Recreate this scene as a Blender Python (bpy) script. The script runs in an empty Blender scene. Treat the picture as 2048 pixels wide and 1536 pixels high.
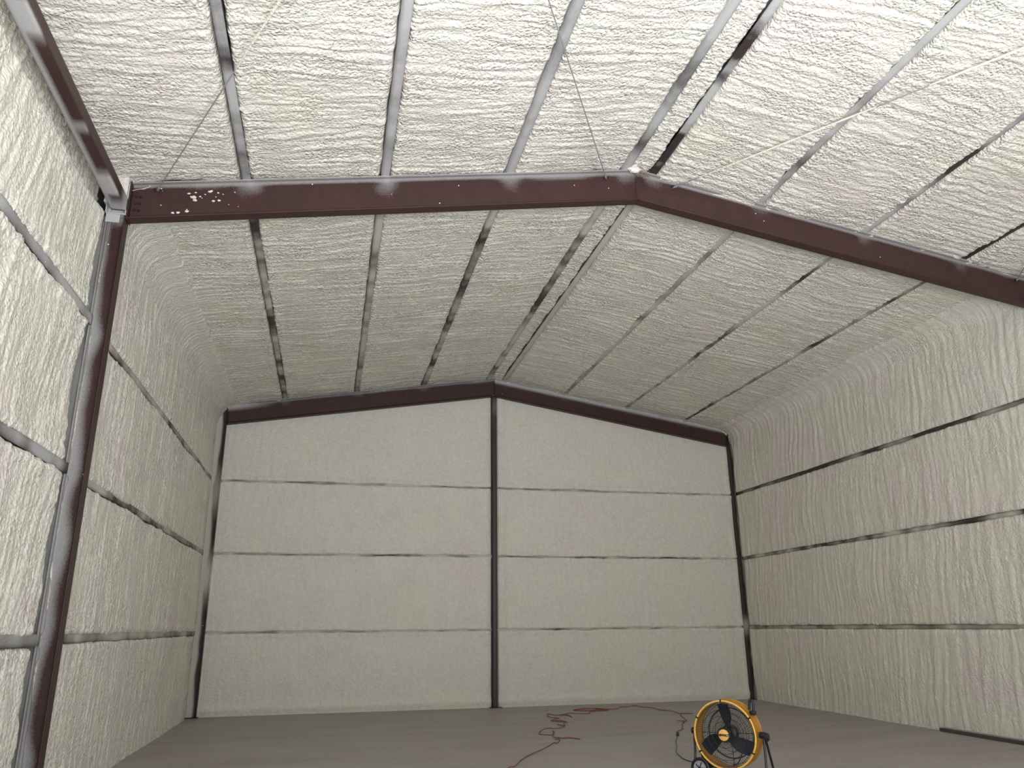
import bpy, bmesh, math, random
import numpy as np
from mathutils import Vector, Matrix

random.seed(4)
C = bpy.context.scene.collection
scene = bpy.context.scene

# ------------------------------------------------------------------ camera
YAW, PITCH, ROLL, FPX = 0.22937, 0.30383, -0.01026, 1542.8
fw = Vector((math.sin(YAW)*math.cos(PITCH), math.cos(YAW)*math.cos(PITCH), math.sin(PITCH)))
r0 = Vector((math.cos(YAW), -math.sin(YAW), 0))
u0 = r0.cross(fw)
rt = math.cos(ROLL)*r0 + math.sin(ROLL)*u0
up = -math.sin(ROLL)*r0 + math.cos(ROLL)*u0
cd = bpy.data.cameras.new('camera')
cam = bpy.data.objects.new('camera', cd); C.objects.link(cam)
cd.sensor_fit = 'HORIZONTAL'; cd.sensor_width = 36.0; cd.lens = FPX*36/2048
cd.clip_start = 0.05; cd.clip_end = 500
cam.matrix_world = Matrix(((rt.x, up.x, -fw.x, 0), (rt.y, up.y, -fw.y, 0), (rt.z, up.z, -fw.z, 1.6), (0, 0, 0, 1)))
scene.camera = cam

# ------------------------------------------------------------------ world, light, exposure
world = bpy.data.worlds.new('world'); scene.world = world; world.use_nodes = True
wn = world.node_tree; wn.nodes.clear()
sky = wn.nodes.new('ShaderNodeTexSky'); sky.sky_type = 'NISHITA'; sky.sun_disc = False
sky.sun_elevation = math.radians(50); sky.sun_rotation = math.radians(200)
bg = wn.nodes.new('ShaderNodeBackground'); bg.inputs['Strength'].default_value = 0.10
wo = wn.nodes.new('ShaderNodeOutputWorld')
wn.links.new(sky.outputs[0], bg.inputs[0]); wn.links.new(bg.outputs[0], wo.inputs[0])

DOOR = (-0.9, 5.6, 4.5)           # open roll-up doorway behind the camera: x0, x1, height
YF = -0.8                          # front wall
ld = bpy.data.lights.new('daylight_through_doorway', 'AREA')
ld.shape = 'RECTANGLE'; ld.size = DOOR[1]-DOOR[0]; ld.size_y = DOOR[2]-0.1
ld.energy = 400; ld.color = (0.90, 0.96, 1.04)
lo = bpy.data.objects.new('daylight_through_doorway', ld); C.objects.link(lo)
lo.location = ((DOOR[0]+DOOR[1])/2, YF-0.12, DOOR[2]/2)
lo.rotation_euler = (math.radians(90), 0, 0)   # faces +y, into the building
gd = bpy.data.lights.new('sunlit_apron_bounce', 'AREA')   # daylight thrown up by the sunlit concrete outside the doorway
gd.shape = 'RECTANGLE'; gd.size = 8.0; gd.size_y = 5.5; gd.energy = 3150; gd.color = (0.93, 0.965, 1.05)
go = bpy.data.objects.new('sunlit_apron_bounce', gd); C.objects.link(go)
go.location = (2.35, YF-3.2, 0.05); go.rotation_euler = (math.radians(180), 0, 0)

scene.view_settings.view_transform = 'Standard'
scene.view_settings.look = 'None'
scene.view_settings.gamma = 1.0
scene.view_settings.use_curve_mapping = False
scene.view_settings.exposure = -0.05
try:
    scene.cycles.max_bounces = 6
    scene.cycles.diffuse_bounces = 5
    scene.cycles.use_denoising = True
    scene.cycles.use_adaptive_sampling = True
    scene.cycles.adaptive_threshold = 0.018
except Exception:
    pass

# ------------------------------------------------------------------ dimensions (metres)
XL, XR = -2.29, 9.26               # inner faces of the columns
XA = (XL+XR)/2
S = 0.1628                         # roof pitch
ZA = 6.647; DR = 0.4236            # rafter underside at the ridge, rafter depth
Y1, Y2 = 7.95, 16.70               # the two frames
XWL, XWR = -2.45, 9.335            # face of the foam on the side walls
YB = 16.78                         # face of the foam on the back wall
ZG = [1.5218, 3.0455, 4.5382]      # girt heights
PX = [-1.134, 0.371, 1.8505, 3.3446, 3.7023, 5.1622, 6.6805, 8.1639]   # purlins
def zb(x): return ZA - S*abs(x-XA)
def zr(x): return zb(x) + DR       # top of rafters = underside of purlins

# ------------------------------------------------------------------ numpy noise
rng = np.random.RandomState(7)
PERM = rng.permutation(4096)
ANG = rng.rand(4096)*2*np.pi
GX, GY = np.cos(ANG), np.sin(ANG)
RU, RV = rng.rand(4096), rng.rand(4096)
def hsh(i, j): return PERM[(PERM[i & 4095] + j) & 4095]
def perlin(x, y, seed=0):
    x = np.asarray(x, float)+seed*17.31; y = np.asarray(y, float)+seed*9.77
    xi = np.floor(x).astype(np.int64); yi = np.floor(y).astype(np.int64)
    xf = x-xi; yf = y-yi
    u = xf*xf*xf*(xf*(xf*6-15)+10); v = yf*yf*yf*(yf*(yf*6-15)+10)
    def g(i, j, a, b):
        h = hsh(i, j); return GX[h]*a + GY[h]*b
    n00 = g(xi, yi, xf, yf); n10 = g(xi+1, yi, xf-1, yf)
    n01 = g(xi, yi+1, xf, yf-1); n11 = g(xi+1, yi+1, xf-1, yf-1)
    return 1.5*((n00*(1-u)+n10*u)*(1-v) + (n01*(1-u)+n11*u)*v)
def worley(x, y, seed=0):
    x = x+seed*5.3; y = y+seed*3.1
    xi = np.floor(x).astype(np.int64); yi = np.floor(y).astype(np.int64)
    best = np.full(x.shape, 9.0)
    for di in (-1, 0, 1):
        for dj in (-1, 0, 1):
            h = hsh(xi+di, yi+dj)
            dx = xi+di+RU[h]-x; dy = yi+dj+RV[h]-y
            best = np.minimum(best, dx*dx+dy*dy)
    return np.sqrt(best)
def sstep(a, b, x):
    t = np.clip((x-a)/(b-a), 0, 1); return t*t*(3-2*t)

# ------------------------------------------------------------------ materials
def nmat(name):
    m = bpy.data.materials.new(name); m.use_nodes = True
    nt = m.node_tree; b = nt.nodes['Principled BSDF']
    return m, nt, b
def N(nt, t, **kw):
    n = nt.nodes.new(t)
    for k, v in kw.items():
        if k in n.inputs: n.inputs[k].default_value = v
        else: setattr(n, k, v)
    return n
def ramp(nt, stops):
    r = nt.nodes.new('ShaderNodeValToRGB'); e = r.color_ramp.elements
    while len(e) < len(stops): e.new(0.5)
    for k, (p, c) in enumerate(stops):
        e[k].position = p; e[k].color = (c[0], c[1], c[2], 1) if hasattr(c, '__len__') else (c, c, c, 1)
    return r
def flat(name, col, rough=0.5, metal=0.0, bump=0.0, scale=60):
    m, nt, b = nmat(name)
    no = N(nt, 'ShaderNodeTexNoise', Scale=scale, Detail=3.0)
    tc = N(nt, 'ShaderNodeTexCoord'); nt.links.new(tc.outputs['Object'], no.inputs['Vector'])
    r = ramp(nt, [(0.3, [c*0.88 for c in col]), (0.7, [min(1, c*1.1) for c in col])])
    nt.links.new(no.outputs['Fac'], r.inputs[0]); nt.links.new(r.outputs[0], b.inputs['Base Color'])
    b.inputs['Roughness'].default_value = rough; b.inputs['Metallic'].default_value = metal
    if bump:
        bp = N(nt, 'ShaderNodeBump', Strength=bump, Distance=0.002)
        nt.links.new(no.outputs['Fac'], bp.inputs['Height']); nt.links.new(bp.outputs[0], b.inputs['Normal'])
    return m

def foam_material(name='sprayed_foam', bubble=1.0):
    m, nt, b = nmat(name); L = nt.links.new
    geo = N(nt, 'ShaderNodeNewGeometry')
    n1 = N(nt, 'ShaderNodeTexNoise', Scale=0.9, Detail=3.0); L(geo.outputs['Position'], n1.inputs['Vector'])
    r1 = ramp(nt, [(0.32, (0.785, 0.72, 0.65)), (0.45, (0.79, 0.742, 0.65)), (0.58, (0.77, 0.748, 0.645)), (0.70, (0.80, 0.75, 0.625))])
    L(n1.outputs['Fac'], r1.inputs[0])
    n2 = N(nt, 'ShaderNodeTexNoise', Scale=14.0, Detail=2.0); L(geo.outputs['Position'], n2.inputs['Vector'])
    r2 = ramp(nt, [(0.3, 0.90), (0.7, 1.0)]); L(n2.outputs['Fac'], r2.inputs[0])
    mx = N(nt, 'ShaderNodeMix', data_type='RGBA', blend_type='MULTIPLY'); mx.inputs[0].default_value = 1.0
    L(r1.outputs[0], mx.inputs[6]); L(r2.outputs[0], mx.inputs[7]); L(mx.outputs[2], b.inputs['Base Color'])
    b.inputs['Roughness'].default_value = 0.42
    b.inputs['Specular IOR Level'].default_value = 0.45
    wv = N(nt, 'ShaderNodeTexNoise', Scale=9.0, Detail=0.0); L(geo.outputs['Position'], wv.inputs['Vector'])
    va = N(nt, 'ShaderNodeVectorMath', operation='MULTIPLY_ADD'); va.inputs[1].default_value = (0.05, 0.05, 0.05)
    L(wv.outputs['Color'], va.inputs[0]); L(geo.outputs['Position'], va.inputs[2])
    vo = N(nt, 'ShaderNodeTexVoronoi', feature='F1', Scale=31.0)
    L(va.outputs[0], vo.inputs['Vector'])
    vo2 = N(nt, 'ShaderNodeTexVoronoi', feature='F1', Scale=61.0)
    L(va.outputs[0], vo2.inputs['Vector'])
    msk = N(nt, 'ShaderNodeTexNoise', Scale=2.2, Detail=2.0); L(geo.outputs['Position'], msk.inputs['Vector'])
    mr = ramp(nt, [(0.36, 0.45), (0.62, 1.0)]); L(msk.outputs['Fac'], mr.inputs[0])
    b1 = N(nt, 'ShaderNodeBump', Distance=0.019*bubble); b1.invert = True
    L(vo.outputs['Distance'], b1.inputs['Height']); L(mr.outputs[0], b1.inputs['Strength'])
    b2 = N(nt, 'ShaderNodeBump', Distance=0.009*bubble, Strength=0.6); b2.invert = True
    L(vo2.outputs['Distance'], b2.inputs['Height']); L(b1.outputs[0], b2.inputs['Normal'])
    L(b2.outputs[0], b.inputs['Normal'])
    return m
M_FOAM = foam_material()
M_FOAM_MID = foam_material('ridged_sprayed_foam', 0.62)
M_FOAM_SMOOTH = foam_material('smooth_sprayed_foam', 0.45)

def steel_material(name, col, rough=0.38, dust=(0.50, 0.49, 0.475)):
    # red-oxide steel; the overspray (float attribute) is pale foam dust lying on the paint
    m, nt, b = nmat(name); L = nt.links.new
    b.inputs['Specular IOR Level'].default_value = 0.35
    at = N(nt, 'ShaderNodeAttribute', attribute_name='spray')
    geo = N(nt, 'ShaderNodeNewGeometry')
    n0 = N(nt, 'ShaderNodeTexNoise', Scale=70.0, Detail=4.0); L(geo.outputs['Position'], n0.inputs['Vector'])
    n1 = N(nt, 'ShaderNodeTexNoise', Scale=7.0, Detail=3.0); L(geo.outputs['Position'], n1.inputs['Vector'])
    a = N(nt, 'ShaderNodeMath', operation='SUBTRACT'); L(n0.outputs['Fac'], a.inputs[0]); a.inputs[1].default_value = 0.5
    a2 = N(nt, 'ShaderNodeMath', operation='MULTIPLY_ADD'); L(a.outputs[0], a2.inputs[0]); a2.inputs[1].default_value = 0.35
    L(at.outputs['Fac'], a2.inputs[2])
    mask = ramp(nt, [(0.10, 0.0), (0.92, 0.95)]); L(a2.outputs[0], mask.inputs[0])
    r = ramp(nt, [(0.3, [c*0.9 for c in col]), (0.7, [c*1.12 for c in col])]); L(n1.outputs['Fac'], r.inputs[0])
    mx = N(nt, 'ShaderNodeMix', data_type='RGBA'); L(mask.outputs[0], mx.inputs[0]); L(r.outputs[0], mx.inputs[6])
    mx.inputs[7].default_value = (*dust, 1)
    # little flecks of foam stuck on the paint
    vo = N(nt, 'ShaderNodeTexVoronoi', Scale=9.0); L(geo.outputs['Position'], vo.inputs['Vector'])
    fr = ramp(nt, [(0.0, 1.0), (0.055, 1.0), (0.075, 0.0)]); L(vo.outputs['Distance'], fr.inputs[0])
    vc = N(nt, 'ShaderNodeSeparateColor'); L(vo.outputs['Color'], vc.inputs[0])
    lt = N(nt, 'ShaderNodeMath', operation='LESS_THAN'); L(vc.outputs[0], lt.inputs[0]); lt.inputs[1].default_value = 0.16
    ml = N(nt, 'ShaderNodeMath', operation='MULTIPLY'); L(fr.outputs[0], ml.inputs[0]); L(lt.outputs[0], ml.inputs[1])
    mx2 = N(nt, 'ShaderNodeMix', data_type='RGBA'); L(ml.outputs[0], mx2.inputs[0]); L(mx.outputs[2], mx2.inputs[6])
    mx2.inputs[7].default_value = (0.8, 0.78, 0.72, 1)
    L(mx2.outputs[2], b.inputs['Base Color'])
    rr = N(nt, 'ShaderNodeMapRange'); L(mask.outputs[0], rr.inputs[0]); rr.inputs[3].default_value = rough; rr.inputs[4].default_value = 0.75
    L(rr.outputs[0], b.inputs['Roughness'])
    bp = N(nt, 'ShaderNodeBump', Strength=0.25, Distance=0.0015); L(n0.outputs['Fac'], bp.inputs['Height']); L(bp.outputs[0], b.inputs['Normal'])
    return m
M_STEEL = steel_material('red_oxide_steel', (0.050, 0.0235, 0.0205), 0.48)
M_PURLIN = steel_material('dark_red_oxide_steel', (0.042, 0.030, 0.029), 0.5)
M_BACKCOL = steel_material('dusted_red_oxide_steel', (0.050, 0.030, 0.026), 0.55, (0.60, 0.57, 0.49))
M_FARSTEEL = steel_material('dusted_dark_steel', (0.048, 0.042, 0.034), 0.6, (0.60, 0.57, 0.49))
M_SHEET = flat('dark_metal_sheet', (0.22, 0.22, 0.20), 0.7)
M_BOLT = flat('blackened_bolt', (0.03, 0.03, 0.03), 0.4, 0.6)
M_ROD = flat('galvanised_rod', (0.33, 0.32, 0.31), 0.5, 0.3)
M_YEL = flat('yellow_enamel', (0.46, 0.20, 0.018), 0.4)
M_YELR = flat('yellow_rim_enamel', (0.80, 0.47, 0.10), 0.3)
M_BADGE = flat('badge_yellow', (0.93, 0.52, 0.14), 0.4)
M_BLACK = flat('black_plastic', (0.012, 0.013, 0.018), 0.35)
M_TUBE = flat('black_tube', (0.016, 0.016, 0.018), 0.25)
M_WIRE = flat('black_wire', (0.02, 0.02, 0.022), 0.5)
M_BLADE = flat('dark_fan_blade', (0.035, 0.045, 0.065), 0.4)
M_HUBCAP = flat('grey_wheel_hub', (0.32, 0.33, 0.36), 0.4)
M_CORD = flat('orange_cord_jacket', (0.25, 0.085, 0.045), 0.6)
M_BOARD = flat('dark_weathered_board', (0.07, 0.065, 0.06), 0.6, 0, 0.4, 30)

def floor_material():
    m, nt, b = nmat('trowelled_concrete'); L = nt.links.new
    geo = N(nt, 'ShaderNodeNewGeometry')
    mp = N(nt, 'ShaderNodeMapping'); mp.inputs['Scale'].default_value = (0.55, 1.6, 1); L(geo.outputs['Position'], mp.inputs['Vector'])
    n1 = N(nt, 'ShaderNodeTexNoise', Scale=1.1, Detail=6.0, Roughness=0.6); L(mp.outputs[0], n1.inputs['Vector'])
    r1 = ramp(nt, [(0.28, (0.34, 0.305, 0.285)), (0.5, (0.40, 0.365, 0.345)), (0.66, (0.425, 0.395, 0.38)), (0.82, (0.49, 0.465, 0.45))])
    L(n1.outputs['Fac'], r1.inputs[0])
    n2 = N(nt, 'ShaderNodeTexNoise', Scale=22.0, Detail=5.0); L(mp.outputs[0], n2.inputs['Vector'])
    r2 = ramp(nt, [(0.3, 0.86), (0.7, 1.06)]); L(n2.outputs['Fac'], r2.inputs[0])
    mx = N(nt, 'ShaderNodeMix', data_type='RGBA', blend_type='MULTIPLY'); mx.inputs[0].default_value = 1.0
    L(r1.outputs[0], mx.inputs[6]); L(r2.outputs[0], mx.inputs[7])
    # foam dust: small pale specks, denser close to the walls
    vo = N(nt, 'ShaderNodeTexVoronoi', Scale=3.0); L(geo.outputs['Position'], vo.inputs['Vector'])
    fr = ramp(nt, [(0.0, 1.0), (0.03, 1.0), (0.05, 0.0)]); L(vo.outputs['Distance'], fr.inputs[0])
    mf = N(nt, 'ShaderNodeMath', operation='MULTIPLY'); L(fr.outputs[0], mf.inputs[0]); mf.inputs[1].default_value = 0.5
    mx2 = N(nt, 'ShaderNodeMix', data_type='RGBA'); L(mf.outputs[0], mx2.inputs[0]); L(mx.outputs[2], mx2.inputs[6])
    mx2.inputs[7].default_value = (0.5, 0.48, 0.43, 1)
    L(mx2.outputs[2], b.inputs['Base Color'])
    b.inputs['Roughness'].default_value = 0.55
    bp = N(nt, 'ShaderNodeBump', Strength=0.2, Distance=0.003); L(n2.outputs['Fac'], bp.inputs['Height']); L(bp.outputs[0], b.inputs['Normal'])
    return m
M_FLOOR = floor_material()
M_APRON = flat('outdoor_concrete', (0.45, 0.43, 0.40), 0.8, 0, 0.3, 8)

# ------------------------------------------------------------------ helpers
def obj(name, data, parent=None, mat=None):
    o = bpy.data.objects.new(name, data); C.objects.link(o)
    if parent is not None: o.parent = parent
    if mat is not None: data.materials.append(mat)
    return o
def tag(o, label, cat, group=None):
    o['label'] = label; o['category'] = cat
    if group: o['group'] = group
    return o
def empty(name, loc=(0, 0, 0), rz=0.0, parent=None):
    e = bpy.data.objects.new(name, None); C.objects.link(e)
    e.location = loc; e.rotation_euler = (0, 0, rz); e.empty_display_size = 0.1
    if parent is not None: e.parent = parent
    return e
def smooth(me):
    me.polygons.foreach_set('use_smooth', [True]*len(me.polygons)); me.update()
def grid_mesh(name, P, flip=False):
    """P: (n, m, 3) points."""
    n, m = P.shape[:2]
    me = bpy.data.meshes.new(name)
    me.vertices.add(n*m); me.vertices.foreach_set('co', P.reshape(-1).astype(np.float32))
    i, j = np.meshgrid(np.arange(n-1), np.arange(m-1), indexing='ij')
    a = (i*m+j).ravel(); q = np.stack([a, a+m, a+m+1, a+1], 1)
    if flip: q = q[:, ::-1]
    k = len(q)
    me.loops.add(k*4); me.loops.foreach_set('vertex_index', q.ravel().astype(np.int32))
    me.polygons.add(k); me.polygons.foreach_set('loop_start', (np.arange(k)*4).astype(np.int32))
    me.polygons.foreach_set('loop_total', np.full(k, 4, np.int32))
    me.polygons.foreach_set('use_smooth', np.ones(k, bool))
    me.update(calc_edges=True); me.validate()
    return me
def bm_obj(name, bm, mat, parent=None, sm=True, angle=35):
    me = bpy.data.meshes.new(name); bm.normal_update(); bm.to_mesh(me); bm.free()
    if sm:
        smooth(me)
        try: me.set_sharp_from_angle(angle=math.radians(angle))
        except Exception: pass
    return obj(name, me, parent, mat)
def bm_box(bm, lo, hi, M=None):
    x0, y0, z0 = lo; x1, y1, z1 = hi
    vs = [bm.verts.new(Vector(c) if M is None else M @ Vector(c)) for c in
          ((x0,y0,z0),(x1,y0,z0),(x1,y1,z0),(x0,y1,z0),(x0,y0,z1),(x1,y0,z1),(x1,y1,z1),(x0,y1,z1))]
    for f in ((0,3,2,1),(4,5,6,7),(0,1,5,4),(1,2,6,5),(2,3,7,6),(3,0,4,7)): bm.faces.new([vs[k] for k in f])
    return vs
def bevel(bm, w, seg=2):
    bmesh.ops.bevel(bm, geom=[e for e in bm.edges], offset=w, segments=seg, affect='EDGES', profile=0.5, clamp_overlap=True)
def bm_tube(bm, pts, r, seg=8, closed=False):
    pts = [Vector(p) for p in pts]; n = len(pts); rings = []
    t0 = (pts[1]-pts[0]).normalized()
    ref = Vector((0, 0, 1)) if abs(t0.z) < 0.9 else Vector((1, 0, 0))
    nrm = t0.cross(ref).normalized()
    for k, p in enumerate(pts):
        if closed: t = (pts[(k+1) % n]-pts[k-1]).normalized()
        else: t = (pts[min(k+1, n-1)]-pts[max(k-1, 0)]).normalized()
        nrm = (nrm - t*nrm.dot(t)).normalized(); b = t.cross(nrm)
        rr = r[k] if hasattr(r, '__len__') else r
        rings.append([bm.verts.new(p + (nrm*math.cos(a)+b*math.sin(a))*rr) for a in [2*math.pi*q/seg for q in range(seg)]])
    m = n if closed else n-1
    for k in range(m):
        A, B = rings[k], rings[(k+1) % n]
        for q in range(seg): bm.faces.new((A[q], A[(q+1) % seg], B[(q+1) % seg], B[q]))
    if not closed:
        bm.faces.new(list(reversed(rings[0]))); bm.faces.new(rings[-1])
def bm_lathe(bm, prof, axis='Y', seg=48, off=(0, 0, 0), closed=False):
    """prof: list of (radius, position along the axis)."""
    off = Vector(off); rings = []
    for r, y in prof:
        ring = []
        for k in range(seg):
            a = 2*math.pi*k/seg; c, s = math.cos(a)*r, math.sin(a)*r
            p = {'Y': (c, y, s), 'X': (y, c, s), 'Z': (c, s, y)}[axis]
            ring.append(bm.verts.new(Vector(p)+off))
        rings.append(ring)
    nn = len(rings)
    for k in range(nn if closed else nn-1):
        A, B = rings[k], rings[(k+1) % nn]
        for q in range(seg): bm.faces.new((A[q], A[(q+1) % seg], B[(q+1) % seg], B[q]))
    if not closed:
        if prof[0][0] > 1e-6: bm.faces.new(list(reversed(rings[0])))
        if prof[-1][0] > 1e-6: bm.faces.new(rings[-1])
    bmesh.ops.recalc_face_normals(bm, faces=bm.faces[:])
def catmull(pts, k=6):
    pts = [Vector(p) for p in pts]; out = []
    for i in range(len(pts)-1):
        a = pts[max(i-1, 0)]; b = pts[i]; c = pts[i+1]; d = pts[min(i+2, len(pts)-1)]
        for j in range(k):
            t = j/k
            out.append(0.5*((2*b)+(c-a)*t+(2*a-5*b+4*c-d)*t*t+(3*b-a-3*c+d)*t*t*t))
    out.append(pts[-1]); return out

# rolled steel member: closed 2-D outline swept from A to B
def outline_I(w, h, tf=0.010, tw=0.008, nweb=8, nfl=3):
    o = []
    def seg(a, b, n):
        for k in range(n): o.append((a[0]+(b[0]-a[0])*k/n, a[1]+(b[1]-a[1])*k/n))
    W = w/2; T = tw/2
    seg((-W, 0), (W, 0), nfl*2); seg((W, 0), (W, tf), 1); seg((W, tf), (T, tf), nfl)
    seg((T, tf), (T, h-tf), nweb); seg((T, h-tf), (W, h-tf), nfl); seg((W, h-tf), (W, h), 1)
    seg((W, h), (-W, h), nfl*2); seg((-W, h), (-W, h-tf), 1); seg((-W, h-tf), (-T, h-tf), nfl)
    seg((-T, h-tf), (-T, tf), nweb); seg((-T, tf), (-W, tf), nfl); seg((-W, tf), (-W, 0), 1)
    return o
def outline_C(w, h, t=0.004, lip=0.018, flip=1):
    W = w/2
    P = [(-W, 0), (-W/3, 0), (W/3, 0), (W, 0), (W, lip), (W-t, lip), (W-t, t), (-W+t, t), (-W+t, h/2), (-W+t, h-t), (W-t, h-t), (W-t, h-lip), (W, h-lip),
         (W, h), (-W, h), (-W, h/2)]
    return [(flip*x, y) for x, y in P] if flip > 0 else [(flip*x, y) for x, y in reversed(P)]
def outline_box(w, h, n=4):
    o = []
    W = w/2; b = 0.008
    pts = [(-W+b, 0), (W-b, 0), (W, b), (W, h-b), (W-b, h), (-W+b, h), (-W, h-b), (-W, b)]
    for k in range(8):
        a, c = pts[k], pts[(k+1) % 8]; nn = n if k % 2 == 0 else 1
        for q in range(nn): o.append((a[0]+(c[0]-a[0])*q/nn, a[1]+(c[1]-a[1])*q/nn))
    return o
def member(name, A, B, upv, outline, spray, mat, parent=None, step=0.03, shear=False):
    """outline (s, u): s along side = upv x dir, u along upv."""
    A = np.array(A, float); B = np.array(B, float); d = B-A; L = np.linalg.norm(d); d /= L
    u = np.array(upv, float); s = np.cross(u, d); s /= np.linalg.norm(s)
    if not shear: u -= d*(u@d); u /= np.linalg.norm(u)
    n = max(2, int(L/step)+1); T = np.linspace(0, L, n)
    O = np.array(outline); m = len(O)
    P = A[None, None, :] + T[:, None, None]*d + O[None, :, 0:1]*s + O[None, :, 1:2]*u
    me = bpy.data.meshes.new(name)
    me.vertices.add(n*m); me.vertices.foreach_set('co', P.reshape(-1).astype(np.float32))
    i, j = np.meshgrid(np.arange(n-1), np.arange(m), indexing='ij')
    a = (i*m+j).ravel(); b = (i*m+(j+1) % m).ravel()
    q = np.stack([a, b, b+m, a+m], 1); k = len(q)
    caps = np.concatenate([np.arange(m)[::-1], (n-1)*m+np.arange(m)])
    me.loops.add(k*4+2*m); me.loops.foreach_set('vertex_index', np.concatenate([q.ravel(), caps]).astype(np.int32))
    me.polygons.add(k+2)
    me.polygons.foreach_set('loop_start', np.concatenate([np.arange(k)*4, [k*4, k*4+m]]).astype(np.int32))
    me.polygons.foreach_set('loop_total', np.concatenate([np.full(k, 4), [m, m]]).astype(np.int32))
    me.update(calc_edges=True); me.validate()
    at = me.attributes.new('spray', 'FLOAT', 'POINT')
    TT = np.repeat(T[:, None], m, 1); SS = np.repeat(O[None, :, 0], n, 0); UU = np.repeat(O[None, :, 1], n, 0)
    v = spray(P[..., 0], P[..., 1], P[..., 2], TT, SS, UU) if callable(spray) else np.full((n, m), float(spray))
    at.data.foreach_set('value', np.clip(v, 0, 1.2).reshape(-1).astype(np.float32))
    bmx = bmesh.new(); bmx.from_mesh(me); bmesh.ops.recalc_face_normals(bmx, faces=bmx.faces[:]); bmx.to_mesh(me); bmx.free()
    return obj(name, me, parent, mat)

# foam panel between two members, a = across the members, v = along them
def foam_height(a, v, seed, amp=1.0, ridge=9.0, tilt=0.0, al=1.0):
    vv = v + tilt*a + 0.10*perlin(a*0.8, v*0.9, seed+1) + 0.022*perlin(a*3.2, v*3.0, seed+2)
    r1 = np.abs(perlin(a*1.15*al, vv*ridge, seed+3))
    r2 = np.abs(perlin(a*3.4*al, vv*ridge*2.2, seed+4))
    low = perlin(a*1.0, v*0.8, seed+5)
    rough = sstep(-0.05, 0.35, perlin(a*1.5, v*1.2, seed+6))
    w1 = 0.5-np.minimum(worley(a*17, vv*21, seed), 0.9)
    return amp*(0.022*np.minimum(r1, 0.8) + 0.012*r2 + 0.026*low + (0.003+0.013*rough)*w1)
def foam_panel(parent, to_world, a0, a1, v, seed, base=-0.01, gap=(0.03, 0.03), wob=0.012, amp=1.0, ridge=9.0, tilt=0.0,
               da=0.03, extra=None, flip=False, edge_lo=True, edge_hi=True, bead=0.010, mat=None, recess=0.11, name='foam_panel', al=1.0):
    nv = len(v)
    w0 = gap[0] + wob*perlin(v*2.1, v*0+seed, 11)+0.5*wob*perlin(v*9, v*0+seed, 12)
    w1 = gap[1] + wob*perlin(v*2.3, v*0+seed, 13)+0.5*wob*perlin(v*8, v*0+seed, 14)
    A0 = a0 + (w0 if edge_lo else 0*v); A1 = a1 - (w1 if edge_hi else 0*v)
    if callable(a1): pass
    Lm = float(np.mean(A1-A0)); edge = np.array([0, .0015, .006, .013, .024, .04])
    na = max(4, int((Lm-0.08)/da))
    t = np.concatenate([edge/Lm, np.linspace(0.06/Lm, 1-0.06/Lm, na), 1-edge[::-1]/Lm])
    AA = A0[:, None] + (A1-A0)[:, None]*t[None, :]
    VV = np.repeat(v[:, None], len(t), 1)
    d0 = AA-A0[:, None]; d1 = A1[:, None]-AA
    h = base + foam_height(AA, VV, seed, amp, ridge, tilt, al)
    def edgef(d, on):
        if not on: return 0*d
        fall = -recess*np.exp(-d/0.006) - 0.018*np.exp(-(d/0.03))
        lump = bead*np.exp(-((d-0.07)/0.05)**2)*(0.6+1.6*(0.5-np.minimum(worley(AA*26, VV*26, seed+3), 0.9)))
        return fall + lump
    h = h + edgef(d0, edge_lo) + edgef(d1, edge_hi)
    if extra is not None: h = h + extra(AA, VV)
    P = to_world(AA, VV, h)
    me = grid_mesh(name, P, flip)
    return obj(name, me, parent, mat or M_FOAM)
def rng_v(*segs):
    out = []
    for a, b, d in segs:
        n = max(2, int((b-a)/d)+1); out.append(np.linspace(a, b, n)[:-1])
    out.append(np.array([segs[-1][1]])); return np.concatenate(out)

# ================================================================== SETTING
YFB = YF
def slab(name, pts, faces, mat, kind='structure'):
    me = bpy.data.meshes.new(name); me.from_pydata(pts, [], faces); me.update()
    o = obj(name, me, None, mat); o['kind'] = kind
    return o
def boxm(name, lo, hi, mat, kind='structure'):
    bm = bmesh.new(); bm_box(bm, lo, hi)
    o = bm_obj(name, bm, mat, sm=False); o['kind'] = kind; return o
floor = boxm('floor', (-3.0, YF-0.15, -0.15), (9.9, 17.3, 0.0), M_FLOOR)
apron = boxm('ground', (-30, -40, -0.2), (36, YF-0.15, -0.02), M_APRON)
wall_left = boxm('wall_left', (-2.70, YF, 0), (-2.66, 17.1, 6.35), M_SHEET)
wall_right = boxm('wall_right', (9.55, YF, 0), (9.59, 17.1, 6.35), M_SHEET)
def gable(name, y0, y1, holes=None):
    zt = lambda x: zr(x)+0.30
    xs = [-2.70, XA, 9.59]
    if holes is None:
        prof = [(-2.70, 0), (9.59, 0), (9.59, zt(9.59)), (XA, zt(XA)), (-2.70, zt(-2.70))]
    else:
        x0, x1, h = holes
        prof = [(-2.70, 0), (x0, 0), (x0, h), (x1, h), (x1, 0), (9.59, 0), (9.59, zt(9.59)), (XA, zt(XA)), (-2.70, zt(-2.70))]
    bm = bmesh.new()
    f = bm.faces.new([bm.verts.new((x, y0, z)) for x, z in prof])
    r = bmesh.ops.extrude_face_region(bm, geom=[f])
    for v in [g for g in r['geom'] if isinstance(g, bmesh.types.BMVert)]: v.co.y = y1
    bmesh.ops.recalc_face_normals(bm, faces=bm.faces[:])
    return bm
wall_back = bm_obj('wall_back', gable('wall_back', 17.0, 17.05), M_SHEET, sm=False); wall_back['kind'] = 'structure'
wall_front = bm_obj('wall_front', gable('wall_front', YF-0.12, YF, DOOR), M_FOAM_SMOOTH, sm=False); wall_front['kind'] = 'structure'
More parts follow.
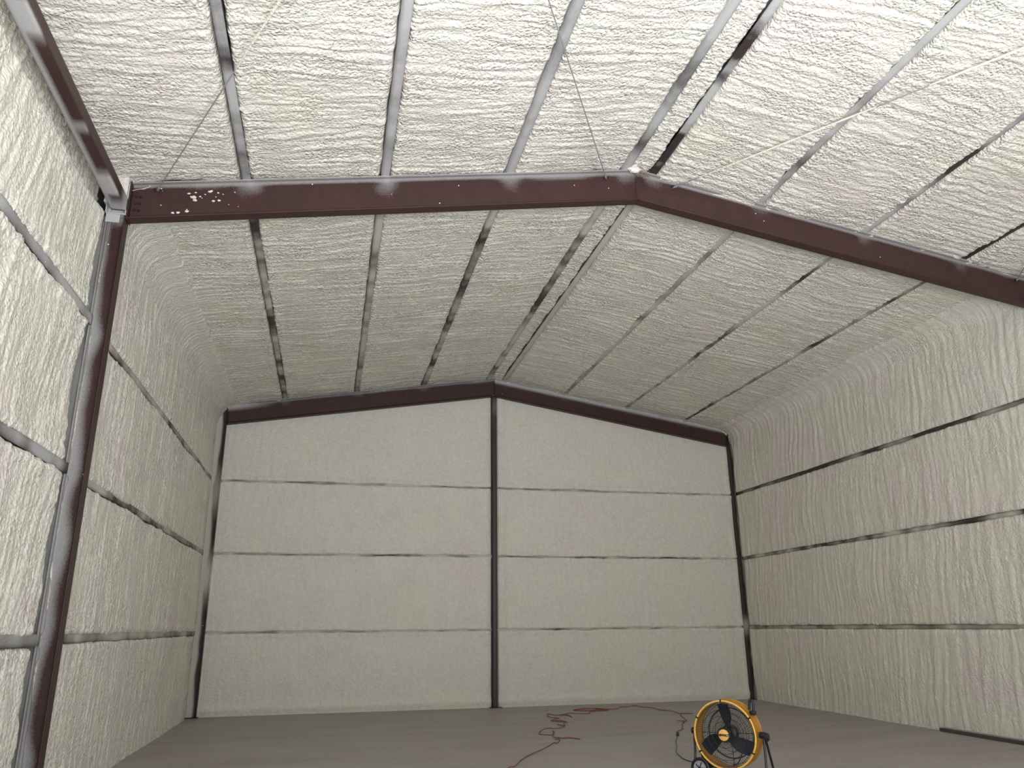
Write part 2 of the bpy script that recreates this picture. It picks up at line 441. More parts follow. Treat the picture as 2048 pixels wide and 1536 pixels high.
RT = 0.26
ceiling = slab('ceiling', [(-2.72, YF-0.1, zr(-2.72)+RT), (XA, YF-0.1, zr(XA)+RT), (9.62, YF-0.1, zr(9.62)+RT),
                           (-2.72, 17.1, zr(-2.72)+RT), (XA, 17.1, zr(XA)+RT), (9.62, 17.1, zr(9.62)+RT),
                           (-2.72, YF-0.1, zr(-2.72)+RT+.04), (XA, YF-0.1, zr(XA)+RT+.04), (9.62, YF-0.1, zr(9.62)+RT+.04),
                           (-2.72, 17.1, zr(-2.72)+RT+.04), (XA, 17.1, zr(XA)+RT+.04), (9.62, 17.1, zr(9.62)+RT+.04)],
               [(0, 1, 4, 3), (1, 2, 5, 4), (6, 9, 10, 7), (7, 10, 11, 8), (0, 6, 7, 1), (1, 7, 8, 2), (3, 4, 10, 9), (4, 5, 11, 10), (0, 3, 9, 6), (2, 8, 11, 5)], M_SHEET)

# ---- ceiling foam
V_NEAR = rng_v((YF, 3.6, 0.06), (3.6, Y1, 0.0125))
V_FAR = rng_v((Y1, 12.5, 0.016), (12.5, YB+0.03, 0.022))
def fil(R, d): return np.where(d < R, R-np.sqrt(np.maximum(R*R-(R-np.clip(d, 0, R))**2, 0)), 0.0)
XSTR = [XWL-0.1] + PX + [XWR+0.1]
def ceil_world(A, V, H): return np.stack([A, V, zr(A)-H], -1)
for bay, v in ((0, V_NEAR), (1, V_FAR)):
    for k in range(9):
        x0, x1 = XSTR[k], XSTR[k+1]
        left = (x0+x1)/2 < XA
        base = -0.026 if left else 0.0
        if k == 4: base = -0.03
        def extra(A, V, bay=bay, k=k):
            e = 0*A
            if bay == 1:
                if k == 0: e = e + fil(0.38, A-XWL)
                if k == 8: e = e + fil(0.32, XWR-A)
                e = e + 0.9*fil(0.16, YB-V)
            # thinner against the top flange of the frame
            e = e - 0.012*np.exp(-((V-Y1)/0.10)**2)
            return e
        if left: gap = (0.030, 0.060) if bay == 0 else (0.024, 0.055)
        else: gap = (0.044, 0.010) if bay == 0 else (0.036, 0.004)
        if k == 4: gap = (0.036, 0.030)
        if k == 5: gap = (0.045, 0.020)
        foam_panel(ceiling, ceil_world, x0, x1, v, seed=20+bay*10+k, base=base, gap=gap, flip=False,
                   edge_lo=(k > 0), edge_hi=(k < 8), extra=extra, ridge=8.5 if bay == 0 else 8.0,
                   amp=1.05 if bay == 0 else 1.1, al=0.85 if bay == 0 else 0.6, wob=0.014 if left else 0.020, bead=0.016)

# ---- side wall foam
ZROW = [0.0] + ZG + [6.25]
def left_world(A, V, H): return np.stack([XWL+H, V, A], -1)
def right_world(A, V, H): return np.stack([XWR-H, V, A], -1)
V_NEAR_L = rng_v((YF, 4.2, 0.06), (4.2, Y1+0.03, 0.0135))
V_FAR_L = rng_v((Y1-0.02, 16.66, 0.019))
V_NEAR_R = rng_v((YF, Y1-0.05, 0.10)); V_FAR_R = rng_v((Y1+0.02, 16.70, 0.019))
def colgap(v_end, lo_end=None, w=0.16, depth=0.16):
    def f(A, V):
        e = -depth*sstep(w, 0.02, (v_end+0.03*perlin(A*1.3, A*0+3.3, 5)+0.012*perlin(A*9, A*0+1.3, 6))-V)
        if lo_end is not None: e = e - depth*sstep(w, 0.02, V-lo_end)
        return e
    return f
def near_left_extra(A, V):
    g = -colgap(Y1-0.22, None, 0.07, 0.135)(A, V)                      # foam stops short of the column
    t = 0.185*sstep(5.60, 5.67, A + 0.05*perlin(V*1.3, V*0+2, 7) + 0.015*perlin(V*8, V*0, 8))   # and short of the eave beam
    return -np.maximum(g, t) + 0.03*(0.5-worley(A*16, V*16, 5))*np.clip((g+t)/0.13, 0, 1)
for k in range(4):
    z0, z1 = ZROW[k], ZROW[k+1]
    foam_panel(wall_left, left_world, z0, z1, V_NEAR_L, seed=50+k, base=0.004, gap=(0.022, 0.040), ridge=6.5, tilt=-0.16, amp=1.25, al=0.5, mat=M_FOAM_MID,
               edge_lo=(k > 0), edge_hi=(k < 3), extra=near_left_extra, wob=0.014, bead=0.016)
    ztop = (zr(XWL)-0.0) if k == 3 else z1
    def ex(A, V, k=k):
        e = fil(0.35, zr(XWL)-A) if k == 3 else 0*A
        g = 16.60 + 0.03*perlin(A*1.1, A*0+8.3, 5) + 0.012*perlin(A*7, A*0+1.3, 6)
        return e - 0.12*sstep(0.05, 0.0, g-V)
    foam_panel(wall_left, left_world, z0, z1, V_FAR_L, seed=60+k, base=-0.012, gap=(0.018, 0.030), ridge=7.5, tilt=-0.04, amp=1.15, al=0.5, mat=M_FOAM_MID,
               edge_lo=(k > 0), edge_hi=(k < 3), extra=ex, wob=0.016, bead=0.014)
    foam_panel(wall_right, right_world, z0, z1, V_NEAR_R, seed=70+k, base=0.0, gap=(0.03, 0.03), da=0.12,
               edge_lo=(k > 0), edge_hi=(k < 3), flip=True)
    def exr(A, V, k=k):
        e = fil(0.32, zr(XWR)-A) if k == 3 else 0*A
        g = 16.66 + 0.02*perlin(A*1.1, A*0+2.3, 5)
        return e - 0.10*sstep(0.05, 0.0, g-V)
    foam_panel(wall_right, right_world, z0, z1, V_FAR_R, seed=80+k, base=0.0, gap=(0.016, 0.018), ridge=6.0, tilt=0.10, amp=1.0, al=0.55,
               edge_lo=(k > 0), edge_hi=(k < 3), extra=exr, wob=0.012, bead=0.010, flip=True, mat=M_FOAM_SMOOTH)

# ---- back wall foam: two halves of four rows
def back_world(A, V, H): return np.stack([V, YB-H, A], -1)
for half, (xa, xb) in enumerate(((XWL-0.02, XA-0.055), (XA+0.055, XWR+0.02))):
    v = rng_v((xa, xb, 0.024))
    for k in range(4):
        z0 = ZROW[k]; z1 = ZROW[k+1] if k < 3 else None
        top = (ZROW[k+1] + 0*v) if k < 3 else (zb(v)+0.10)
        def exb(A, V, xa=xa, xb=xb, half=half, k=k):
            e = -0.05*sstep(0.02, 0.0, V-xa) - 0.10*sstep(0.018, 0.0, xb-V) if half == 0 else -0.10*sstep(0.018, 0.0, V-xa)
            ec = 0.022*np.exp(-((V-xa-0.12)/0.07)**2) + 0.022*np.exp(-((xb-V-0.12)/0.07)**2)
            e = e + ec
            if k == 0: e = e + 0.03*np.exp(-((A-0.12)/0.08)**2)
            return e
        # sloping top edge: pass arrays
        def panel(top=top, z0=z0, v=v, k=k, half=half):
            w0 = 0.009+0.016*perlin(v*1.7, v*0+k+9*half, 11)+0.006*perlin(v*7, v*0+k, 3); w1 = 0.007+0.016*perlin(v*1.9, v*0+k+9*half, 13)+0.006*perlin(v*8, v*0+k, 5)
            w0 = np.maximum(w0, 0.001); w1 = np.maximum(w1, 0.001)
            A0 = z0 + (w0 if k > 0 else 0*v); A1 = top - (w1 if k < 3 else 0*v)
            t = np.concatenate([[0, .001, .006, .015], np.linspace(0.03, 0.97, 46), [.985, .994, .999, 1.0]])
            AA = A0[:, None]+(A1-A0)[:, None]*t; VV = np.repeat(v[:, None], len(t), 1)
            h = 0.0 + foam_height(AA, VV, 90+k+5*half, 0.45, 6.5, 0.0)
            if k > 0: d = AA-A0[:, None]; h = h - 0.10*np.exp(-d/0.004) + 0.012*np.exp(-((d-0.05)/0.04)**2)*(1+2*perlin(VV*12, AA*12, 3))
            if k < 3: d = A1[:, None]-AA; h = h - 0.10*np.exp(-d/0.004) + 0.012*np.exp(-((d-0.05)/0.04)**2)*(1+2*perlin(VV*12, AA*12, 4))
            h = h + exb(AA, VV)
            me = grid_mesh('foam_panel', back_world(AA, VV, h), True)
            obj('foam_panel', me, wall_back, M_FOAM_SMOOTH)
        panel()

# ================================================================== STEEL FRAMES
FW = 0.14
def spray_rafter(strong, end_clean=False, seed=0, xl=None, xtra=None):
    def f(X, Y, Z, T, SD, U):
        dtop = DR-U
        lip = sstep(0.016, 0.004, dtop)*1.0                       # dust line on the top flange edge
        near = np.zeros_like(X)
        for px in PX:
            near = np.maximum(near, np.exp(-((X-px-0.02)/(0.14+0.05*perlin(dtop*9, X*2, seed+4)))**2)*strong*(0.72+0.5*perlin(X*0.6, X*0+seed, 31)))
        g = np.clip(1.02-(dtop+0.05*perlin(X*5, Z*5, seed))/0.30, 0, 1)**1.6
        g2 = sstep(0.075+0.05*perlin(X*1.3, X*0+seed, 2), 0.02, dtop)*0.55*sstep(-0.25, 0.2, perlin(X*0.9, X*0+seed, 8))
        r = np.maximum(np.maximum(near*g*0.85, g2), lip)
        if xtra is not None: r = np.maximum(r, xtra(X, Y, Z, dtop))
        return r
    return f
def rafter(y, side, label, strong=1.0, dep=DR, seed=0, xtra=None):
    xe = XL+0.0 if side < 0 else XR
    A = (xe, y, zb(xe)); B = (XA, y, ZA)
    o = member('rafter', A, B, (0, 0, 1), outline_I(FW, DR), spray_rafter(strong, seed=seed, xtra=xtra), M_STEEL, shear=True)
    tag(o, label, 'rafter', 'roof rafters')
    return o
raf_nl = rafter(Y1, -1, 'dark red-brown steel rafter sloping from the left column up to the ridge, nearest frame', 0.95, seed=1)
raf_nr = rafter(Y1, 1, 'dark red-brown steel rafter sloping down to the right edge of the photo, nearest frame', 0.6, seed=2)
raf_bl = rafter(Y2, -1, 'dark red-brown rafter on the left half of the back wall', 0.45, seed=3,
                xtra=lambda X, Y, Z, d: 0.9*sstep(-1.0, -2.2, X)*sstep(0.16, 0.02, d-0.02))
raf_br = rafter(Y2, 1, 'dark red-brown rafter on the right half of the back wall', 0.45, seed=4,
                xtra=lambda X, Y, Z, d: 0.8*sstep(0.13, 0.07, d))

def bolts(parent, pts, nrm=(0, -1, 0), r=0.014):
    for p in pts:
        bm = bmesh.new(); bmesh.ops.create_cone(bm, cap_ends=True, segments=6, radius1=r, radius2=r*0.92, depth=0.014)
        q = Vector((0, 0, 1)).rotation_difference(Vector(nrm))
        bmesh.ops.transform(bm, matrix=Matrix.Translation(p) @ q.to_matrix().to_4x4(), verts=bm.verts)
        bm_obj('bolt', bm, M_BOLT, parent, sm=False)
# end plates and bolts of the nearest rafter at the left column
bm = bmesh.new(); bm_box(bm, (XL+0.004, Y1-0.075, zb(XL)-0.01), (XL+0.018, Y1+0.075, zr(XL)+0.01)); bevel(bm, 0.002, 1)
bm_obj('end_plate', bm, M_STEEL, raf_nl, sm=False)
bolts(raf_nl, [(XL+0.10, Y1-0.014, zb(XL)+z) for z in (0.13, 0.21, 0.29)] + [(XL+0.06, Y1-0.014, zb(XL)+z) for z in (0.13, 0.21, 0.29)], r=0.015)
bm = bmesh.new(); bm_box(bm, (XL+0.02, Y1-0.010, zb(XL)+0.04), (XL+0.20, Y1-0.004, zb(XL)+0.385)); bevel(bm, 0.002, 1)
bm_obj('splice_plate', bm, M_STEEL, raf_nl, sm=False)

# flakes of foam stuck on the left rafter web (several specks, one joined piece)
bm = bmesh.new()
def web_pt(x, u): return Vector((x, Y1-0.008, zb(x)+u))
flk = [(-1.66, 0.25, .030), (-1.645, 0.215, .026), (-1.69, 0.262, .012), (-1.60, 0.26, .012), (-1.715, 0.30, .018), (-1.65, 0.31, .013), (-1.51, 0.315, .022),
       (-1.49, 0.325, .014), (-1.42, 0.30, .012), (-1.46, 0.20, .018), (-1.405, 0.205, .018), (-1.85, 0.07, .020), (-1.80, 0.073, .019), (-1.715, 0.085, .020),
       (-1.715, 0.105, .010), (-1.55, 0.285, .009), (-1.58, 0.24, .008), (-1.37, 0.28, .008), (-1.25, 0.30, .009), (-1.2, 0.12, .007), (-1.98, 0.17, .009), (-1.3, 0.15, .007), (-1.44, 0.25, .008)]
for x, u, r in flk:
    b2 = bmesh.new(); bmesh.ops.create_icosphere(b2, subdivisions=1, radius=r)
    for v in b2.verts: v.co = Vector((v.co.x*random.uniform(.7, 1.3), v.co.y*0.5, v.co.z*random.uniform(.45, 0.95))) + web_pt(x, u)
    me = bpy.data.meshes.new('t'); b2.to_mesh(me); b2.free(); bm.from_mesh(me); bpy.data.meshes.remove(me)
o = bm_obj('foam_flakes', bm, M_FOAM_SMOOTH, raf_nl); o['kind'] = 'stuff'

def column(name, A, B, upv, outl, spray, label, mat=M_STEEL):
    o = member(name, A, B, upv, outl, spray, mat); tag(o, label, 'column', 'steel wall columns'); return o
# near left column: outline u runs from the inner flange back to the wall
def spray_near(X, Y, Z, T, SD, U):
    edge = 0.088 + 0.030*perlin(Z*0.8, Z*0, 3) + 0.025*perlin(Z*2.2, Z*0, 4)
    blot = 0
    for zc, wz in ((4.42, .18), (3.0, .22), (2.3, .30), (1.62, .28), (0.5, .2)):
        blot = blot + np.exp(-((Z-zc)/wz)**2)
    s = sstep(edge-0.05, edge+0.08, U - 0.02 + 0.05*blot)
    s = np.maximum(s*0.62, sstep(5.55, 5.8, Z)*0.8)
    return s*(np.where(U < 0.012, 0.12, 1.0))
col_nl = column('column', (XL, Y1, 0), (XL, Y1, 5.74), (-1, 0, 0), outline_I(FW, 0.18, nweb=10), spray_near,
                'tall brown steel column on the left wall, nearest, with grey overspray on its wall side')
bm = bmesh.new(); bm_box(bm, (XL-0.19, Y1-0.082, 5.735), (XL+0.004, Y1+0.08, 5.750)); bevel(bm, 0.002, 1)
o = bm_obj('cap_plate', bm, M_STEEL, col_nl, sm=False)
at = o.data.attributes.new('spray', 'FLOAT', 'POINT'); at.data.foreach_set('value', [0.9]*len(o.data.vertices))
bm = bmesh.new(); bm_box(bm, (XL-0.185, Y1-0.076, 5.64), (XL-0.05, Y1-0.066, 5.735)); bevel(bm, 0.002, 1)
o = bm_obj('knee_plate', bm, M_STEEL, col_nl, sm=False)
at = o.data.attributes.new('spray', 'FLOAT', 'POINT'); at.data.foreach_set('value', [0.95]*len(o.data.vertices))
# stub of the frame above the cap
o = member('column_head', (XL, Y1, 5.755), (XL, Y1, zr(XL)-0.01), (-1, 0, 0), outline_I(FW, 0.20, nweb=6), 1.0, M_STEEL, col_nl)
bm = bmesh.new(); bm_box(bm, (XL-0.22, Y1-0.08, 5.86), (XL-0.012, Y1+0.07, zr(XL)+0.05)); bmesh.ops.subdivide_edges(bm, edges=bm.edges[:], cuts=3, use_grid_fill=True)
for v in bm.verts: v.co += Vector((0, -0.012+0.012*math.sin(v.co.z*31+v.co.x*40), 0.008*math.sin(v.co.x*60)))
bm_obj('foam_cover', bm, M_FOAM_SMOOTH, col_nl)
bm = bmesh.new(); bm_box(bm, (XL-0.28, Y1-0.12, 0.0), (XL+0.03, Y1+0.12, 0.014)); bevel(bm, 0.002, 1)
bm_obj('base_plate', bm, M_STEEL, col_nl, sm=False)
bm = bmesh.new(); bm_box(bm, (XL-0.33, Y1-0.035, 0), (XL-0.178, Y1-0.025, 5.73))  # added grey strip, its tone stands in for the shaded recess beside the column
bmesh.ops.subdivide_edges(bm, edges=[e for e in bm.edges if abs(e.verts[0].co.z-e.verts[1].co.z) > 1], cuts=60)
for v in bm.verts: v.co.y += 0.012*math.sin(v.co.z*9)+0.008*math.sin(v.co.z*23+1)
bm_obj('recess_shade_strip', bm, M_SHEET, col_nl)
col_nr = column('column', (XR, Y1, 0), (XR, Y1, zr(XR)-0.02), (1, 0, 0), outline_I(FW, 0.24), 0.2,
                'brown steel column under the right end of the nearest rafter')

def spray_back(seed, side):
    def f(X, Y, Z, T, SD, U):
        e = 0.075 + 0.035*perlin(Z*0.9, Z*0, seed)+0.02*perlin(Z*2.4, Z*0, seed+1)
        s = sstep(e-0.02, e+0.05, U)
        if side < 0:
            s = np.maximum(s, 0.95*np.exp(-((Z-2.6)/0.45)**2)); s = np.maximum(s, 0.6*np.exp(-((Z-4.3)/0.5)**2))
        else:
            s = np.maximum(s*0.9, 0.7*np.exp(-((Z-1.55)/0.2)**2))
        return s
    return f
col_bl = column('column', (XL+0.005, Y2, 0), (XL+0.005, Y2, zr(XL)-0.05), (-1, 0, 0), outline_I(0.13, 0.20, nweb=8), spray_back(31, -1),
                'brown steel column streaked with foam in the back left corner', M_BACKCOL)
col_br = column('column', (XR, Y2, 0), (XR, Y2, zr(XR)-0.05), (1, 0, 0), outline_I(0.13, 0.20, nweb=8), spray_back(41, 1),
                'brown steel column in the back right corner, behind the yellow fan', M_BACKCOL)
col_bc = column('column', (XA, YB-0.075, 0), (XA, YB-0.075, ZA+0.02), (0, 1, 0), outline_box(0.095, 0.10), 
                lambda X, Y, Z, T, SD, U: 0.25*np.exp(-((Z-6.4)/0.25)**2)+0*X, 'slim dark brown post up the middle of the back wall',
                steel_material('dark_brown_steel', (0.062, 0.036, 0.030)))
for c_, cx, cy in ((col_bl, XL-0.09, Y2), (col_br, XR+0.09, Y2), (col_bc, XA, YB-0.03)):
    bm = bmesh.new(); bm_box(bm, (cx-0.13, cy-0.10, 0), (cx+0.13, cy+0.08, 0.012)); bevel(bm, 0.002, 1)
    bm_obj('base_plate', bm, M_STEEL, c_, sm=False)

# ---- eave struts of the front bay
def spray_strut(X, Y, Z, T, SD, U):
    under = sstep(0.02, 0.0, Z-5.79)
    b = sstep(-0.15, 0.30, perlin(Y*1.5, Y*0, 21) + 0.4*perlin(Y*3.1, Y*0, 22))
    s = under*np.maximum(b, 0.85*sstep(-2.36, -2.42, X)) + 0.05
    s = np.maximum(s, 0.45*b*sstep(0.06, 0.0, Z-5.79)*(X < -2.28))
    s = np.maximum(s, sstep(7.55, 7.85, Y)*0.9)
    return s
es = member('eave_strut', (-2.365, YF, 5.79), (-2.365, Y1-0.06, 5.79), (0, 0, 1), outline_box(0.15, 0.145, 6), spray_strut, M_STEEL)
tag(es, 'brown steel eave beam with grey overspray running overhead along the top of the left wall', 'beam', 'eave beams')
es2 = member('eave_strut', (9.335, YF, 5.79), (9.335, Y1-0.06, 5.79), (0, 0, 1), outline_box(0.15, 0.145, 2), 0.2, M_STEEL, step=0.3)
tag(es2, 'brown steel eave beam along the top of the right wall, front bay', 'beam', 'eave beams')

# ---- purlins
ORD = ['lowest on left slope', 'second from left wall', 'third from left wall', 'just left of the ridge',
       'just right of the ridge', 'second right of the ridge', 'third right of the ridge', 'lowest on right slope']
BIAS = {0: [0.66, 0.90, 0.86, 0.74, 0.55, 0.80, 0.42, 0.10], 1: [0.55, 0.72, 0.62, 0.62, 0.95, 0.80, 0.66, 0.45]}
CONT = {0: [0.75, 0.4, 0.45, 0.6, 1.1, 0.5, 0.8, 0.35], 1: [0.8, 0.6, 0.7, 0.8, 0.3, 0.6, 0.7, 0.6]}
LOOK = {0: ['grey purlin with dark smudges', 'pale grey purlin', 'pale grey purlin under a thin rod', 'grey purlin', 'white and brown blotched purlin', 'grey-mauve purlin',
            'dark purlin with pale stretches', 'almost bare dark brown purlin'],
        1: ['grey and dark banded purlin', 'grey purlin beside a deep dark crevice', 'patchy grey purlin', 'patchy dark purlin', 'foam-covered pale purlin', 'thin half-buried purlin', 'thin dark dashed purlin', 'thin dark purlin']}
for bay, (ya, yb) in enumerate(((YF, Y1), (Y1, 17.0))):
    for k, x in enumerate(PX):
        sgn = 1 if x < XA else -1
        nup = np.array([-S*sgn, 0, 1.0])
        def sp(X, Y, Z, T, SD, U, bay=bay, k=k, x=x):
            n = perlin(Y*1.3, Y*0, 100+k+9*bay) + 0.55*perlin(Y*3.7, Y*0, 120+k+9*bay) + 0.2*perlin(Y*11, X*12, 77)
            s = BIAS[bay][k] + CONT[bay][k]*n
            if k == 4 and bay == 0: s = np.where(Y > 7.0, s-0.9*sstep(6.9, 7.15, Y)*sstep(8.0, 7.8, Y), s)
            if k == 6 and bay == 0: s = s + 0.7*sstep(7.0, 7.6, Y)
            return s
        w = 0.088
        o = member('purlin', (x, ya, zr(x)+0.0), (x, yb, zr(x)+0.0), nup, outline_C(w, 0.20, flip=-1 if x < XA else 1), sp, M_PURLIN if bay == 0 else M_FARSTEEL, step=0.03 if bay == 0 else 0.04)
        where = 'in front of' if bay == 0 else 'beyond'
        tag(o, '%s %s nearest rafter, %s' % (LOOK[bay][k], where, ORD[k]), 'purlin', 'roof purlins')

# ---- girts
GN = ['lowest', 'middle', 'top']
def girt(A, B, upv, bias, cont, seed, label, w=0.085, depth=0.20, mat=None):
    def sp(X, Y, Z, T, SD, U):
        return bias + cont*(perlin(T*1.4, T*0, seed)+0.6*perlin(T*4.3, T*0, seed+1)) - 0.25*sstep(0.0, 0.04, SD)
    o = member('girt', A, B, upv, outline_C(w, depth), sp, mat or M_FARSTEEL, step=0.04); tag(o, label, 'girt', 'wall girts'); return o
for k, z in enumerate(ZG):
    girt((XWL+0.012, YF, z), (XWL+0.012, Y1-0.075, z), (-1, 0, 0), (0.70, 0.70, 0.95)[k], (0.3, 0.75, 0.35)[k], 200+k,
         '%s grey girt on the left wall, in front of the nearest column' % GN[k], 0.10, 0.20, M_PURLIN)
    girt((XWL-0.008, Y1+0.075, z), (XWL-0.008, 16.62, z), (-1, 0, 0), (0.72, 0.5, 0.6)[k], 0.5, 210+k,
         '%s half-buried girt on the left wall, beyond the nearest column' % GN[k], 0.085)
    girt((XWR-0.004, YF, z), (XWR-0.004, Y1-0.075, z), (1, 0, 0), 0.5, 0.5, 220+k,
         '%s girt of the right wall in the front bay, beside the camera' % GN[k], 0.07)
    girt((XWR-0.004, Y1+0.075, z), (XWR-0.004, 16.64, z), (1, 0, 0), (0.62, 0.5, 0.25)[k], (0.5, 0.7, 0.4)[k], 230+k,
         '%s thin dark girt along the right wall of the back bay' % GN[k], 0.062)
    girt((XL+0.0, YB+0.012, z), (XA-0.05, YB+0.012, z), (0, 1, 0), (0.85, 0.65, 0.62)[k], 0.6, 240+k,
         '%s thin girt on the back wall, left of the middle post' % GN[k], 0.06, 0.12)
    girt((XA+0.05, YB+0.012, z), (XR, YB+0.012, z), (0, 1, 0), (0.85, 0.65, 0.65)[k], 0.6, 250+k,
         '%s thin girt on the back wall, right of the middle post' % GN[k], 0.06, 0.12)

# ================================================================== BRACING RODS
def rod(A, B, label, foam=(), tail=0.0):
    A = Vector(A); B = Vector(B); d = (B-A)
    bm = bmesh.new(); bm_tube(bm, [A+d*t for t in np.linspace(0, 1, 30)], 0.0062, 6)
    o = bm_obj('brace_rod', bm, M_ROD); tag(o, label, 'rod', 'roof bracing rods')
    for a, b in foam:
        bm = bmesh.new(); n = 40
        bm_tube(bm, [A+d*(a+(b-a)*t) for t in np.linspace(0, 1, n)], [0.004+0.0085*(1-abs(2*t-1)**4)*(0.75+0.5*random.random()) for t in np.linspace(0, 1, n)], 7)
        bm_obj('foam_crust', bm, M_FOAM_SMOOTH, o)
    bm = bmesh.new(); dn = d.normalized()
    c = A
    ringp = [c+Vector((math.cos(t)*0.024, -0.012, math.sin(t)*0.020)) for t in np.linspace(0, 2*math.pi, 17)[:-1]]
    bm_tube(bm, ringp, 0.006, 6, closed=True)
    bm_obj('washer', bm, M_BOLT, o)
    bm = bmesh.new(); bm_tube(bm, [c-dn*0.02, c+dn*0.05], 0.013, 6); bm_obj('nut', bm, M_ROD, o)
    return o
def rod_pt(x, y, off=-0.055): return (x, y, zr(x)+off)
rod((-2.03, Y1-0.02, zr(-2.03)-0.075), (2.35, YF+0.05, zr(2.35)-0.09), 'thin bracing rod rising from the left end of the nearest rafter', [(0.21, 0.60)])
rod((3.085, Y1-0.02, zr(3.085)-0.085), (-1.60, YF+0.05, zr(-1.6)-0.10), 'thin bracing rod leaning left from the rafter just left of the ridge', [])
rod((3.99, Y1-0.02, zr(3.99)-0.085), (9.0, YF+0.05, zr(9.0)-0.07), 'foam-crusted thin rod running right from the rafter just right of the ridge', [(0.03, 0.26), (0.30, 0.40)])
rod((9.03, Y1-0.02, zr(9.03)-0.085), (3.95, YF+0.05, zr(3.95)-0.085), 'thin rod at the far right edge of the nearest rafter', [])

# lump of foam and ragged hollow at the ridge of the nearest frame
bm = bmesh.new(); bmesh.ops.create_icosphere(bm, subdivisions=3, radius=0.075)
for v in bm.verts:
    n_ = 1+0.25*math.sin(v.co.x*90+1)*math.cos(v.co.z*70)
    v.co = Vector((v.co.x*1.1*n_, v.co.y*0.5, v.co.z*0.62*n_))+Vector((XA-0.05, Y1-0.09, ZA+DR-0.02))
o = bm_obj('foam_lump', bm, M_FOAM_SMOOTH); tag(o, 'pale lump of foam hanging on the ridge of the nearest rafter', 'foam')
bm = bmesh.new()
for k in range(85):
    a = random.uniform(0, 2*math.pi); cx = XA+0.07+random.uniform(-.10, .10); cz = ZA+DR-0.055-abs(cx-XA-.08)*-0.15+random.uniform(-.035, .03)
    p = Vector((cx, Y1-0.06+random.uniform(-.02, .01), cz)); dv = Vector((random.uniform(-1, 1), random.uniform(-.3, .3), random.uniform(-.8, .8))).normalized()*random.uniform(.02, .05)
    q = p+dv*0.5+Vector((0, 0, random.uniform(-.01, .01)))
    bm_tube(bm, [p, q, p+dv], 0.0026, 4)
M_STRAW = flat('dry_grass', (0.26, 0.20, 0.15), 0.8)
o = bm_obj('nest_scrap', bm, M_STRAW); o['kind'] = 'stuff'; o['label'] = 'wisp of dry nest straw tucked at the ridge beside the foam lump'; o['category'] = 'nest'

# ================================================================== FLOOR THINGS
# orange extension cord, from the bottom of the view to the coil by the back wall and across to the fan's plug
CORD = [(2.12, 9.61), (2.21, 9.79), (2.28, 9.83), (2.46, 10.25), (2.67, 10.62), (2.91, 10.93), (3.1, 11.28), (3.26, 11.57), (3.3, 11.53), (3.42, 11.83),
 (3.36, 11.86), (3.43, 11.99), (3.5, 11.94), (3.61, 11.96), (3.73, 11.82), (3.6, 11.98), (3.48, 11.99), (3.42, 12.1), (3.45, 12.31), (3.57, 12.63), (3.6, 12.84),
 (3.55, 12.57), (3.46, 12.35), (3.37, 12.42), (3.3, 12.54), (3.46, 12.97), (3.63, 13.17), (3.76, 13.04), (3.95, 13.34), (3.9, 13.59), (3.96, 13.37), (4.05, 13.72),
 (4.15, 13.84), (4.1, 14.11), (3.94, 14.1), (4.15, 13.85), (4.08, 14.14), (3.93, 14.1), (4.16, 14.4), (4.16, 14.53), (4.08, 14.67), (4.12, 15.04), (4.19, 15.19),
 (4.27, 14.91), (4.45, 14.9), (4.46, 14.59), (4.47, 14.89), (4.3, 14.88), (4.41, 15.0), (4.58, 15.19), (4.75, 15.06), (4.96, 15.06), (5.08, 15.35), (5.48, 15.46),
 (5.25, 15.85), (4.83, 15.69), (5.06, 15.48), (5.45, 15.56), (5.23, 15.97), (4.87, 15.76), (5.05, 15.56), (5.48, 15.53), (5.33, 15.8), (5.68, 15.62), (5.9, 15.95),
 (6.03, 15.94), (6.27, 16.13), (6.32, 15.84), (6.47, 15.65), (6.45, 15.2), (6.54, 14.85), (6.55, 14.49), (6.77, 14.42), (6.54, 14.46), (6.28, 13.75), (6.16, 13.4),
 (5.98, 13.39), (6.08, 13.31), (5.92, 13.05), (5.7, 12.58), (5.63, 12.4), (5.39, 12.11), (5.31, 11.9), (5.25, 11.80)]
pts = catmull([(x, y, 0.008) for x, y in CORD], 5)
pts = [Vector((p.x, p.y, 0.008+0.012*max(0, math.sin(k*0.31)*math.sin(k*0.077)))) for k, p in enumerate(pts)]
bm = bmesh.new(); bm_tube(bm, [(1.2, 7.6, .008), (1.5, 8.3, .008), (1.85, 9.1, .008)]+pts, 0.0065, 6)
o = bm_obj('extension_cord', bm, M_CORD); tag(o, 'long orange extension cord snaking and coiled across the concrete floor', 'cord')
bm = bmesh.new(); bm_tube(bm, [(5.30, 11.88, .02), (5.27, 11.82, .02), (5.25, 11.77, .02)], 0.017, 8)
bm_obj('socket_end', bm, M_CORD, o)

# dark board lying along the foot of the right wall
bm = bmesh.new(); bm_box(bm, (-0.018, -4.0, 0), (0.018, 3.0, 0.048)); 
bevel(bm, 0.004, 1)
o = bm_obj('kick_board', bm, M_BOARD, sm=False); o.location = (9.255, 8.05, 0.001); tag(o, 'long dark narrow board lying on edge along the foot of the right wall', 'board')
bm = bmesh.new(); bm_box(bm, (0.019, -4.02, 0), (0.045, 2.95, 0.062)); bevel(bm, 0.003, 1)
bm_obj('backing_strip', bm, flat('pale_weathered_strip', (0.38, 0.37, 0.34), 0.7), o, sm=False)

